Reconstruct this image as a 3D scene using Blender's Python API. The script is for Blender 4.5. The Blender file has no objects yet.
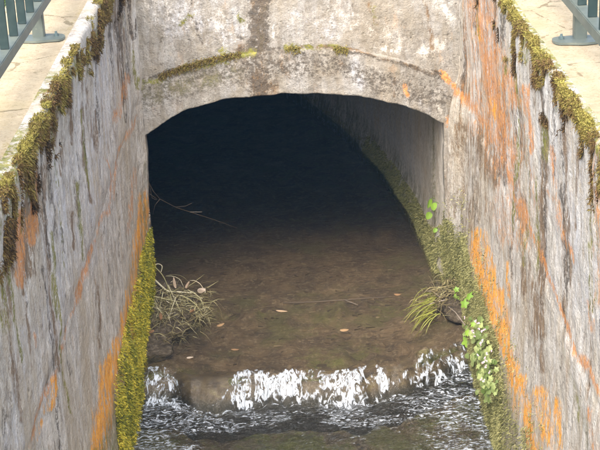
import bpy, math, random
import numpy as np
random.seed(7); rng = np.random.default_rng(7)
C = bpy.context.scene.collection
R = math.radians
# ------------------------------------------------------------------ camera
TH, ROLL, H, FPX = R(20.8), .045, 4.33, 1500.0
cF = np.array([0, math.cos(TH), -math.sin(TH)])
_R0 = np.array([1., 0, 0]); _U0 = np.cross(_R0, cF)
cR = math.cos(ROLL)*_R0 - math.sin(ROLL)*_U0
cU = math.cos(ROLL)*_U0 + math.sin(ROLL)*_R0
EYE = np.array([0, 0, H])

def ray(x, y): return cF + (x-300)/FPX*cR + (225-y)/FPX*cU
def on_x(x, y, X): d = ray(x, y); return EYE + d*(X/d[0])
def on_y(x, y, Y): d = ray(x, y); return EYE + d*(Y/d[1])
def on_z(x, y, z): d = ray(x, y); return EYE + d*((z-H)/d[2])

# ------------------------------------------------------------------ numpy noise
def _hash(ix, iy, iz, seed):
    h = (ix.astype(np.int64)*374761393 + iy.astype(np.int64)*668265263 + iz.astype(np.int64)*2147483647 + seed*1274126177) & 0xffffffff
    h = ((h ^ (h >> 13))*1274126177) & 0xffffffff
    h = (h ^ (h >> 16)) & 0xffffff
    return h/float(0xffffff)
def vnoise(x, y, z=0., seed=0):
    x, y, z = np.broadcast_arrays(np.asarray(x, float), np.asarray(y, float), np.asarray(z, float))
    ix, iy, iz = np.floor(x), np.floor(y), np.floor(z)
    fx, fy, fz = x-ix, y-iy, z-iz
    fx, fy, fz = [f*f*f*(f*(f*6-15)+10) for f in (fx, fy, fz)]
    r = 0
    for dx in (0, 1):
        for dy in (0, 1):
            for dz in (0, 1):
                w = (fx if dx else 1-fx)*(fy if dy else 1-fy)*(fz if dz else 1-fz)
                r = r + w*_hash(ix+dx, iy+dy, iz+dz, seed)
    return r
def fbm(x, y, z=0., o=4, seed=0, g=.5):
    r = 0; a = 1; t = 0
    for k in range(o):
        s = 2.03**k
        r = r + a*vnoise(np.asarray(x)*s+k*17.3, np.asarray(y)*s+k*9.1, np.asarray(z)*s+k*5.7, seed+k); t += a; a *= g
    return r/t
def sst(a, b, x):
    t = np.clip((x-a)/(b-a), 0, 1); return t*t*(3-2*t)

# ------------------------------------------------------------------ object helpers
def tag(o, label=None, cat=None, group=None, kind=None):
    if label: o['label'] = label
    if cat: o['category'] = cat
    if group: o['group'] = group
    if kind: o['kind'] = kind
    return o
def empty(name, loc, label, cat, group=None):
    o = bpy.data.objects.new(name, None); C.objects.link(o); o.location = loc
    return tag(o, label, cat, group)
def link(name, me, mat, parent=None, smooth=True):
    me.materials.append(mat)
    if smooth: me.polygons.foreach_set('use_smooth', [True]*len(me.polygons))
    o = bpy.data.objects.new(name, me); C.objects.link(o)
    if parent is not None:
        o.parent = parent
        l = parent.location
        o.location = (-l.x, -l.y, -l.z) if parent.parent is None else (0, 0, 0)
    return o
def mesh_np(name, V, F, attrs=None):
    me = bpy.data.meshes.new(name)
    V = np.asarray(V, np.float32); F = np.asarray(F, np.int32); k = F.shape[1]
    me.vertices.add(len(V)); me.vertices.foreach_set('co', V.ravel())
    me.loops.add(F.size); me.loops.foreach_set('vertex_index', F.ravel())
    me.polygons.add(len(F))
    me.polygons.foreach_set('loop_start', np.arange(0, F.size, k, dtype=np.int32))
    me.update(calc_edges=True); me.validate()
    for n, a in (attrs or {}).items():
        at = me.attributes.new(n, 'FLOAT', 'POINT'); at.data.foreach_set('value', np.asarray(a, np.float32).ravel())
    return me
def grid_faces(n, m, off=0, flip=False):
    i, j = np.meshgrid(np.arange(n-1), np.arange(m-1), indexing='ij')
    a = (i*m+j).ravel()+off
    f = np.stack([a, a+1, a+m+1, a+m], 1)
    return f[:, ::-1] if flip else f
def grid_mesh(name, P, attrs=None, flip=False):
    n, m, _ = P.shape
    return mesh_np(name, P.reshape(-1, 3), grid_faces(n, m, 0, flip), attrs)
class MB:                                   # small quads/boxes/tubes collector
    def __init__(s): s.v = []; s.f = []; s.t = []
    def add(s, vs, fs, tint=0.5):
        o = len(s.v); s.v += [tuple(v) for v in vs]; s.f += [tuple(i+o for i in f) for f in fs]; s.t += [tint]*len(vs); return s
    def box(s, a, b, bev=0.0):
        (x0, y0, z0), (x1, y1, z1) = a, b
        e = bev
        if e <= 0:
            v = [(x, y, z) for x in (x0, x1) for y in (y0, y1) for z in (z0, z1)]
            return s.add(v, [(0, 1, 3, 2), (4, 6, 7, 5), (0, 4, 5, 1), (2, 3, 7, 6), (0, 2, 6, 4), (1, 5, 7, 3)])
        import bmesh
        bm = bmesh.new(); bmesh.ops.create_cube(bm, size=1)
        for q in bm.verts: q.co = ((x0+x1)/2+q.co.x*(x1-x0), (y0+y1)/2+q.co.y*(y1-y0), (z0+z1)/2+q.co.z*(z1-z0))
        bmesh.ops.bevel(bm, geom=bm.edges[:], offset=e, segments=2, affect='EDGES')
        bm.verts.index_update()
        s.add([q.co[:] for q in bm.verts], [[q.index for q in f.verts] for f in bm.faces]); bm.free(); return s
    def tube(s, pts, r0, r1=None, n=6, tint=.5):
        pts = [np.asarray(p, float) for p in pts]; r1 = r0 if r1 is None else r1
        vs = []; fs = []; up = np.array([.31, .22, .93])
        for i, p in enumerate(pts):
            d = pts[min(i+1, len(pts)-1)]-pts[max(i-1, 0)]; d = d/(np.linalg.norm(d)+1e-9)
            a = np.cross(d, up); a /= np.linalg.norm(a)+1e-9; b = np.cross(d, a)
            r = r0+(r1-r0)*i/(len(pts)-1)
            for k in range(n):
                t = 2*math.pi*k/n; vs.append(p+r*(math.cos(t)*a+math.sin(t)*b))
        for i in range(len(pts)-1):
            for k in range(n):
                fs.append((i*n+k, i*n+(k+1) % n, (i+1)*n+(k+1) % n, (i+1)*n+k))
        fs.append(tuple(range(n))[::-1]); fs.append(tuple((len(pts)-1)*n+k for k in range(n)))
        return s.add(vs, fs, tint)
    def mesh(s, name):
        me = bpy.data.meshes.new(name); me.from_pydata(s.v, [], s.f); me.update()
        at = me.attributes.new('tint', 'FLOAT', 'POINT'); at.data.foreach_set('value', s.t); return me
    def build(s, name, mat, parent=None, smooth=False):
        return link(name, s.mesh(name), mat, parent, smooth)

# ------------------------------------------------------------------ material helpers
class Mat:
    def __init__(s, name):
        s.m = bpy.data.materials.new(name); s.m.use_nodes = True; s.nt = s.m.node_tree
        s.nt.nodes.clear(); s.out = s.n('ShaderNodeOutputMaterial')
        s.pos = None
    def n(s, t, **k):
        q = s.nt.nodes.new(t)
        for a, b in k.items(): setattr(q, a, b)
        return q
    def l(s, a, b): s.nt.links.new(a, b)
    def set(s, sock, v):
        if isinstance(v, bpy.types.NodeSocket): s.l(v, sock)
        elif v is not None:
            if isinstance(v, (tuple, list)) and len(v) == 3 and sock.type == 'RGBA': v = (*v, 1)
            sock.default_value = v
    def obj(s, scale=(1, 1, 1), loc=(0, 0, 0)):
        if s.pos is None: s.pos = s.n('ShaderNodeTexCoord').outputs['Object']
        m = s.n('ShaderNodeMapping'); s.l(s.pos, m.inputs[0]); m.inputs['Scale'].default_value = scale; m.inputs['Location'].default_value = loc
        return m.outputs[0]
    def noise(s, scale, detail=5, rough=.55, vec=None, dist=0.):
        q = s.n('ShaderNodeTexNoise'); s.l(vec if vec is not None else s.obj(), q.inputs['Vector'])
        q.inputs['Scale'].default_value = scale; q.inputs['Detail'].default_value = min(detail, 4); q.inputs['Roughness'].default_value = rough; q.inputs['Distortion'].default_value = dist
        return q.outputs['Fac']
    def voro(s, scale, vec=None, feature='F1'):
        q = s.n('ShaderNodeTexVoronoi', feature=feature); s.l(vec if vec is not None else s.obj(), q.inputs['Vector']); q.inputs['Scale'].default_value = scale
        return q.outputs['Distance']
    def math(s, op, a, b=0., c=None):
        q = s.n('ShaderNodeMath', operation=op); s.set(q.inputs[0], a); s.set(q.inputs[1], b)
        if c is not None: s.set(q.inputs[2], c)
        return q.outputs[0]
    def mr(s, v, a, b, lo=0., hi=1., smooth=True):
        q = s.n('ShaderNodeMapRange', interpolation_type='SMOOTHSTEP' if smooth else 'LINEAR')
        s.set(q.inputs[0], v)
        for i, x in enumerate((a, b, lo, hi)): s.set(q.inputs[1+i], x)
        return q.outputs[0]
    def mix(s, f, a, b, mode='MIX'):
        q = s.n('ShaderNodeMix', data_type='RGBA', blend_type=mode)
        s.set(q.inputs[0], f); s.set(q.inputs[6], a); s.set(q.inputs[7], b); return q.outputs[2]
    def ramp(s, f, stops):
        q = s.n('ShaderNodeValToRGB'); s.set(q.inputs[0], f); e = q.color_ramp.elements
        while len(e) < len(stops): e.new(.5)
        for i, (p, c) in enumerate(stops): e[i].position = p; e[i].color = (*c, 1)
        return q.outputs[0]
    def attr(s, name): return s.n('ShaderNodeAttribute', attribute_name=name).outputs['Fac']
    def bump(s, h, strength=.5, dist=.01, normal=None):
        q = s.n('ShaderNodeBump'); s.set(q.inputs['Height'], h); q.inputs['Strength'].default_value = strength; q.inputs['Distance'].default_value = dist
        if normal is not None: s.l(normal, q.inputs['Normal'])
        return q.outputs[0]
    def pbr(s, col, rough=.8, normal=None, spec=.3, **k):
        q = s.n('ShaderNodeBsdfPrincipled'); s.set(q.inputs['Base Color'], col); s.set(q.inputs['Roughness'], rough)
        q.inputs['Specular IOR Level'].default_value = spec
        if normal is not None: s.l(normal, q.inputs['Normal'])
        for a, b in k.items(): s.set(q.inputs[a.replace('_', ' ')], b)
        s.l(q.outputs[0], s.out.inputs[0]); return s.m

def mask(M, name, nz, amp=.9, lo=.42, hi=.58):
    """painted attribute broken up by noise"""
    a = M.attr(name)
    if not hasattr(M, 'grit'): M.grit = M.math('ADD', M.math('MULTIPLY', M.noise(70, 4, .8), .5), M.math('MULTIPLY', M.noise(24, 4, .75, vec=M.obj((1, 1, 1), (8, 8, 1))), .5))
    c = M.mr(M.math('ADD', M.math('MULTIPLY', nz, .5), M.math('MULTIPLY', M.grit, .5)), .40, .62, smooth=False)
    v = M.math('MULTIPLY', a, M.math('ADD', .05, M.math('MULTIPLY', c, 1.95*amp/.9)))
    return M.mr(v, lo-.10, hi+.50)

def concrete(name, warm=.0, bright=1., plane='x', rough_scale=1., streak=None):
    M = Mat(name)
    b = bright
    big = M.noise(1.7, 4, .6); med = M.noise(7, 6, .65, dist=.4); fine = M.noise(38, 5, .7); vfine = M.noise(120, 3, .7)
    run = M.noise(5, 6, .7, vec=M.obj((1, 1, .22) if plane == 'x' else (1, 1, .3)))
    run2 = M.noise(14, 5, .7, vec=M.obj((1, 1, .25), (3, 5, 1)))
    c = M.ramp(med, [(.25, (.19*b, .182*b, .17*b)), (.5, (.32*b, .31*b, .295*b)), (.75, (.44*b, .43*b, .41*b))])
    c = M.mix(M.mr(big, .35, .65, 0, .5), c, (.36*b, .335*b, .30*b))
    c = M.mix(M.mr(run, .46, .60, 0, .65), c, (.43*b, .435*b, .45*b))
    c = M.mix(M.mr(run2, .50, .60, 0, .55), c, (.20*b, .18*b, .155*b))
    run3 = M.noise(26, 5, .75, vec=M.obj((1, 1, .3), (13, 5, 8)))
    k34 = streak if streak is not None else (.45 if plane == 'x' else .2)
    c = M.mix(M.mr(run3, .54, .64, 0, k34), c, (min(.8, .62*b), min(.78, .60*b), min(.75, .58*b)))
    run4 = M.noise(19, 6, .75, vec=M.obj((1, 1, .28), (3, 15, 8)))
    c = M.mix(M.mr(run4, .545, .64, 0, k34), c, (.105*b, .085*b, .065*b))
    c = M.mix(M.mr(M.noise(11, 6, .8, vec=M.obj((1, 1, .2), (43, 25, 8))), .55, .62, 0, k34*.8), c, (.15, .11, .07))
    c = M.mix(M.mr(M.noise(6, 7, .8, vec=M.obj((1, 1, .3), (23, 15, 8))), .53, .66, 0, k34*.6), c, (.38, .25, .15))
    c = M.mix(M.mr(fine, .42, .7, 0, .38), c, (.52*b, .51*b, .49*b))
    c = M.mix(M.mr(vfine, .54, .66, 0, .5), c, (.10, .09, .08))
    c = M.mix(M.mr(M.noise(2.6, 5, .7, vec=M.obj((1, 1, .5), (31, 5, 8))), .46, .62, 0, .55), c, (.30*b, .26*b, .20*b))
    c = M.mix(1.0, c, (1.0, .98, .915), 'MULTIPLY')
    # faint lichen everywhere
    c = M.mix(M.mr(M.noise(9, 6, .75, vec=M.obj((1, 1, .5), (7, 2, 9))), .60, .70, 0, .4), c, (.36, .26, .17))
    n1 = M.noise(16, 7, .75, vec=M.obj((1, 1, .4), (2, 0, 0)))
    n2 = M.noise(11, 7, .78, vec=M.obj((1, 1, .35), (0, 4, 3)))
    n3 = M.noise(30, 6, .75)
    n4 = M.noise(24, 6, .8, vec=M.obj((1, 1, .3), (9, 4, 3)))
    c = M.mix(M.math('MULTIPLY', mask(M, 'pale', n1), .8), c, M.ramp(fine, [(.3, (.50, .47, .42)), (.7, (.72, .69, .63))]))
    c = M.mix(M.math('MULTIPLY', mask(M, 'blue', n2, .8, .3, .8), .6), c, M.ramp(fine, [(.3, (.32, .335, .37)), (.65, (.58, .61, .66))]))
    c = M.mix(M.math('MULTIPLY', mask(M, 'brown', n2), .85), c, M.ramp(n4, [(.3, (.05, .032, .018)), (.5, (.15, .09, .04)), (.75, (.26, .18, .10))]))
    c = M.mix(M.math('MULTIPLY', mask(M, 'dark', n3, 1.), .85), c, M.ramp(fine, [(.3, (.04, .035, .028)), (.7, (.12, .10, .078))]))
    c = M.mix(M.math('MULTIPLY', mask(M, 'rust', n4, 1.0), .82), c, M.ramp(M.grit, [(.36, (.22, .085, .025)), (.5, (.54, .21, .05)), (.62, (.62, .34, .13))]))
    c = M.mix(M.math('MULTIPLY', mask(M, 'orange', n1, .95), .9), c, M.ramp(M.grit, [(.36, (.34, .14, .012)), (.5, (.80, .33, .02)), (.64, (.82, .50, .12))]))
    c = M.mix(M.math('MULTIPLY', mask(M, 'moss', n3, .9), .9), c, M.ramp(n1, [(.3, (.055, .06, .012)), (.5, (.17, .17, .035)), (.72, (.30, .27, .06))]))
    c = M.mix(M.math('MULTIPLY', mask(M, 'algae', n2, .9, .3, .75), .8), c, M.ramp(n3, [(.3, (.09, .09, .045)), (.7, (.26, .25, .13))]))
    h = M.math('ADD', M.math('MULTIPLY', med, .6), M.math('ADD', M.math('MULTIPLY', fine, .5), M.math('MULTIPLY', vfine, .22)))
    h = M.math('ADD', h, M.math('MULTIPLY', M.mr(M.voro(26), .0, .28), .2))
    nb = M.bump(h, .8, .022)
    return M.pbr(c, .88, nb, .25)

M_wall = concrete('weathered_wall_concrete', bright=1.3)
M_head = concrete('headwall_concrete', bright=.72, plane='y')

M_lin = concrete('brightened_limewash_concrete', bright=1.75, streak=.15)  # limewash near the mouth; brightness raised overall in place of missing light
def ledge_mat():
    M = Mat('pale_ledge_concrete')
    n = M.noise(4, 6, .65); f = M.noise(45, 5, .7); g = M.noise(13, 6, .7)
    c = M.ramp(n, [(.3, (.30, .265, .205)), (.6, (.42, .38, .305))])
    c = M.mix(M.mr(f, .45, .7, 0, .6), c, (.50, .44, .35))
    c = M.mix(M.mr(g, .58, .68, 0, .75), c, (.34, .28, .20))
    c = M.mix(M.mr(M.noise(21, 6, .75, vec=M.obj((1, 1, 1), (4, 4, 4))), .62, .68, 0, .6), c, (.25, .22, .12))
    c = M.mix(M.mr(M.noise(90, 3, .7), .56, .64, 0, .7), c, (.20, .16, .11))
    c = M.mix(M.mr(M.noise(2.1, 5, .7), .52, .66, 0, .5), c, (.30, .26, .16))
    c = M.mix(mask(M, 'moss', f), c, (.25, .21, .07))
    cr = M.n('ShaderNodeTexVoronoi', feature='DISTANCE_TO_EDGE'); M.l(M.obj((1, 1, 1)), cr.inputs['Vector']); cr.inputs['Scale'].default_value = 1.6
    cj = M.mr(M.math('ADD', cr.outputs['Distance'], M.math('MULTIPLY', M.math('SUBTRACT', g, .5), .12)), .0, .008, .65, 0)
    c = M.mix(cj, c, (.12, .10, .06))
    c = M.mix(1.0, c, (.93, .87, .74), 'MULTIPLY')
    return M.pbr(c, .9, M.bump(M.math('ADD', f, g), .5, .008), .2)
M_ledge = ledge_mat()

# ------------------------------------------------------------------ painted stains (image-pixel strokes and widths cast to world positions on each wall)
def brush(strokes, a, b, sa, sb, sy=0.):
    """a,b: point coords (arrays); sa,sb: scale arrays; strokes [(pts, width, strength)] pts in (a,b)"""
    out = np.zeros_like(a)
    wx = (fbm(a*2.2, b*1.6, 5., o=4, seed=401, g=.6)-.5)*9 + (fbm(a*9, b*5, 5., o=3, seed=403, g=.6)-.5)*6
    wy = (fbm(a*2.2, b*2.5, 9., o=4, seed=402, g=.6)-.5)*20
    wv = .45+1.3*fbm(a*4, b*4, 2., o=3, seed=404)
    a, b = a+wx/sa, b+(wy-sy*wx/sa)/sb
    for pts, w, st in strokes:
        best = np.full_like(a, 1e9)
        if len(pts) == 1: pts = [pts[0], (pts[0][0], pts[0][1]-1e-4)]
        for (a0, b0), (a1, b1) in zip(pts[:-1], pts[1:]):
            ux, uy = (a1-a0)*sa, (b1-b0)*sb+(a1-a0)*sy; px, py = (a-a0)*sa, (b-b0)*sb+(a-a0)*sy
            t = np.clip((px*ux+py*uy)/(ux*ux+uy*uy+1e-9), 0, 1)
            best = np.minimum(best, np.hypot(px-t*ux, py-t*uy))
        out = np.maximum(out, st*np.exp(-(best/(w*1.0*wv))**2*.9))
    return out
def side_strokes(L, X): return [([tuple(on_x(x, y, X)[1:]) for x, y in p], w, s) for p, w, s in L]
def front_strokes(L, Y): return [([tuple(on_y(x, y, Y)[[0, 2]]) for x, y in p], w, s) for p, w, s in L]

LEFT = dict(
 moss=[([(104, 0), (86, 42)], 5, 1.), ([(98, 8), (88, 55)], 5, .9), ([(80, 48), (84, 75)], 3, .8), ([(72, 57), (50, 95)], 6, 1.), ([(62, 70), (60, 105)], 4, .9),
       ([(50, 95), (33, 128)], 7, 1.), ([(45, 105), (44, 145)], 5, .8), ([(30, 125), (0, 190)], 9, 1.), ([(20, 150), (22, 190)], 7, .9), ([(4, 180), (5, 260)], 5, .8),
       ([(0, 200), (0, 330)], 4, .7),
       ([(147, 225), (147, 300), (142, 345), (126, 450)], 4, .95), ([(138, 350), (119, 450)], 5, .9), ([(100, 455), (104, 440)], 6, .8)],
 algae=[([(144, 260), (138, 340), (124, 400), (108, 455)], 12, 1.0), ([(143, 160), (145, 240)], 5, .8), ([(133, 320), (125, 370)], 5, .7), ([(144, 240), (136, 340)], 6, .7)],
 brown=[([(80, 110), (83, 170)], 3, 1.1), ([(82, 140), (88, 205)], 2.5, 1.1), ([(60, 150), (57, 175)], 2.5, 1.), ([(93, 270), (99, 345)], 2, .8), ([(96, 300), (98, 330)], 2, .7),
        ([(20, 150), (24, 270)], 9, 1.15), ([(8, 180), (10, 270)], 6, 1.1), ([(38, 120), (40, 200)], 4, 1.1), ([(30, 165), (32, 230)], 7, 1.), ([(24, 230), (20, 290)], 4, .95), ([(2, 300), (8, 370), (14, 400)], 4, .9), ([(22, 300), (28, 400)], 2, .8),
        ([(47, 95), (48, 140)], 5, .9), ([(64, 80), (62, 115)], 4, .8), ([(12, 330), (16, 410)], 2, .8), ([(0, 240), (3, 320)], 5, .9)],
 rust=[([(133, 112), (130, 122), (118, 150), (107, 210), (90, 250), (78, 293), (66, 335), (55, 372)], 1.6, .75), ([(123, 75), (119, 112)], 2.5, .75), ([(116, 108), (114, 118)], 3, .7),
       ([(84, 270), (77, 296)], 3, .95), ([(55, 370), (40, 405), (30, 445)], 3, .8), ([(14, 210), (16, 280)], 6, 1.2), ([(30, 170), (28, 240)], 4, 1.1), ([(30, 330), (33, 345)], 2, .7), ([(134, 170), (128, 235)], 3, .55),
       ([(105, 160), (112, 180)], 1.5, .7)],
 orange=[([(142, 200), (141, 260), (134, 330), (118, 400), (102, 455)], 9, .6), ([(112, 365), (97, 452)], 10, 1.25), ([(132, 300), (118, 370)], 6, 1.1), ([(141, 208), (135, 305)], 5, 1.15), ([(124, 330), (118, 380)], 5, 1.0), ([(142, 205), (143, 240)], 3.5, 1.1), ([(141, 240), (136, 290), (133, 315)], 3.5, 1.1), ([(127, 290), (130, 330)], 2, .9), ([(111, 370), (106, 400), (93, 450)], 6, 1.15), ([(120, 340), (110, 380)], 4, .8),
         ([(117, 375), (105, 450)], 5, .9), ([(53, 378), (52, 412)], 3, 1.1), ([(45, 420), (42, 440)], 2, .8), ([(137, 320), (122, 380)], 4, .85)],
 pale=[([(119, 290), (113, 345)], 3, .9), ([(137, 150), (137, 160)], 3, .8), ([(50, 260), (52, 300)], 3, .7), ([(50, 325), (40, 350)], 3, .8), ([(50, 420), (50, 445)], 4, 1.), ([(137, 42), (136, 50)], 2, 1.1),
       ([(96, 30), (93, 70)], 2.5, .8), ([(100, 20), (100, 50)], 2, .8), ([(14, 205), (13, 225)], 2, 1.), ([(110, 60), (105, 130)], 3, .6), ([(53, 180), (45, 230)], 3, .6)],
 blue=[([(105, 30), (85, 250)], 22, .75), ([(60, 170), (50, 330)], 22, .8), ([(20, 330), (10, 440)], 12, .7), ([(50, 300), (40, 440)], 15, .6)],
 dark=[([(118, 20), (114, 60)], 1.5, .55), ([(88, 100), (90, 130)], 1.5, .5), ([(70, 180), (72, 215)], 1.3, .6), ([(112, 250), (109, 330)], 1.5, .45), ([(34, 240), (38, 330)], 1.5, .6), ([(25, 370), (25, 420)], 1.5, .6), ([(2, 390), (2, 450)], 2, .6)],
)
RIGHT = dict(
 moss=[([(503, 0), (514, 16)], 5, 1.), ([(516, 16), (540, 62)], 6, 1.), ([(532, 40), (538, 90)], 3, .85), ([(526, 30), (524, 60)], 3, .8), ([(547, 66), (562, 92)], 5, 1.), ([(555, 80), (556, 112)], 3, .8), ([(562, 92), (585, 128)], 5, 1.),
       ([(575, 115), (600, 160)], 5, 1.), ([(578, 125), (578, 150)], 3, .7), ([(540, 120), (541, 160)], 4, .9), ([(505, 60), (506, 75)], 2.5, .8), ([(596, 160), (598, 190)], 4, .8),
       ([(448, 262), (462, 300), (472, 350), (480, 395), (487, 440)], 5, .9), ([(572, 400), (574, 425)], 2.5, .75), ([(587, 98), (581, 96)], 3, .8)],
 algae=[([(440, 215), (450, 255), (462, 300), (478, 370), (498, 450)], 17, 1.1), ([(455, 250), (475, 320), (512, 440)], 13, 1.0), ([(500, 420), (520, 450)], 14, .8), ([(560, 350), (572, 400), (580, 450)], 4, .6)],
 brown=[([(541, 125), (540, 200), (538, 250), (535, 335)], 4, 1.15), ([(540, 60), (541, 125)], 3, .9), ([(473, 130), (490, 175)], 12, .95), ([(480, 190), (498, 240)], 9, .6), ([(515, 200), (523, 290)], 5, .75), ([(528, 280), (536, 370)], 4, .8),
        ([(594, 150), (597, 195)], 4, .9), ([(560, 65), (562, 110)], 1.5, .7), ([(534, 100), (538, 140)], 2, .8), ([(528, 60), (530, 90)], 2, .8), ([(505, 290), (510, 330)], 3, .5), ([(556, 120), (560, 150)], 3, .6), ([(490, 60), (500, 130)], 14, .5), ([(465, 140), (470, 230)], 14, .6), ([(500, 250), (530, 330)], 16, .5)],
 rust=[([(478, 0), (490, 80), (500, 160)], 18, .72), ([(484, 60), (496, 140)], 8, 1.1), ([(476, 0), (477, 60)], 5, 1.0), ([(500, 160), (520, 240)], 16, .5), ([(590, 100), (596, 300)], 10, .5), ([(500, 200), (505, 240)], 14, .5), ([(475, 0), (476, 48)], 4, 1.1), ([(489, 22), (495, 60)], 4, .95), ([(480, 50), (487, 105), (500, 145)], 7, 1.05), ([(498, 50), (505, 70)], 5, .75), ([(503, 70), (512, 105)], 8, .8), ([(524, 85), (529, 150)], 4, 1.), ([(480, 120), (505, 160)], 13, .75),
       ([(470, 80), (480, 130)], 7, .6), ([(527, 100), (522, 170)], 3, .6), ([(448, 75), (463, 93), (474, 116), (488, 143), (497, 155), (515, 210), (528, 240), (540, 270), (553, 303), (570, 350), (582, 375), (600, 408)], 2.3, .95),
       ([(515, 205), (519, 232)], 3, .9), ([(550, 150), (556, 230), (565, 262)], 3, .65), ([(595, 185), (597, 215)], 3, .9), ([(583, 300), (585, 330)], 4, .7), ([(580, 410), (586, 450)], 5, .6), ([(562, 250), (566, 265)], 3, .7), ([(543, 190), (552, 200)], 2, .6), ([(520, 130), (530, 200)], 8, .45)],
 orange=[([(474, 232), (476, 268)], 3.5, 1.2), ([(479, 265), (487, 300), (498, 335), (512, 365)], 6, 1.25), ([(487, 250), (493, 300)], 4, .95), ([(503, 265), (505, 300)], 2.5, .95), ([(496, 290), (505, 335)], 4, .9), ([(508, 350), (516, 385)], 4, 1.15),
         ([(478, 240), (495, 310), (520, 400), (540, 450)], 10, .6), ([(484, 280), (492, 330), (508, 360)], 5, 1.2), ([(522, 375), (530, 430), (535, 450)], 4, 1.15), ([(538, 390), (548, 440)], 6, .85), ([(553, 400), (558, 450)], 4, .85), ([(474, 30), (475, 42)], 3, .9), ([(485, 100), (490, 118)], 4, .8), ([(500, 330), (510, 350)], 4, 1.1)],
 pale=[([(480, 275), (487, 270)], 2, .5), ([(545, 240), (552, 290)], 3, .8), ([(528, 100), (534, 160)], 2, .8), ([(545, 70), (543, 110)], 3, 1.), ([(500, 150), (512, 180)], 3, .5), ([(455, 380), (455, 381)], 2, .5), ([(555, 270), (562, 288)], 3, .95), ([(504, 170), (506, 150)], 2, .8),
       ([(525, 200), (535, 240)], 2, .7), ([(478, 215), (477, 232)], 1.5, .7)],
 blue=[([(560, 130), (575, 300)], 20, .65), ([(505, 155), (513, 200)], 5, .7), ([(510, 320), (525, 400)], 4, .8), ([(535, 240), (556, 320)], 5, .75), ([(590, 250), (598, 400)], 8, .6)],
 dark=[([(446, 130), (448, 170)], 1.5, .6), ([(530, 70), (531, 92)], 1.5, .8), ([(550, 75), (548, 100)], 1.2, .7), ([(545, 130), (545, 160)], 1.2, .6), ([(470, 175), (473, 225)], 2, .6), ([(496, 0), (497, 60)], 1.5, .5), ([(486, 10), (484, 40)], 1.2, .5), ([(592, 180), (592, 210)], 1.5, .7), ([(552, 340), (565, 420)], 2, .5), ([(523, 172), (523, 215)], 1.2, .6)],
)
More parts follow.
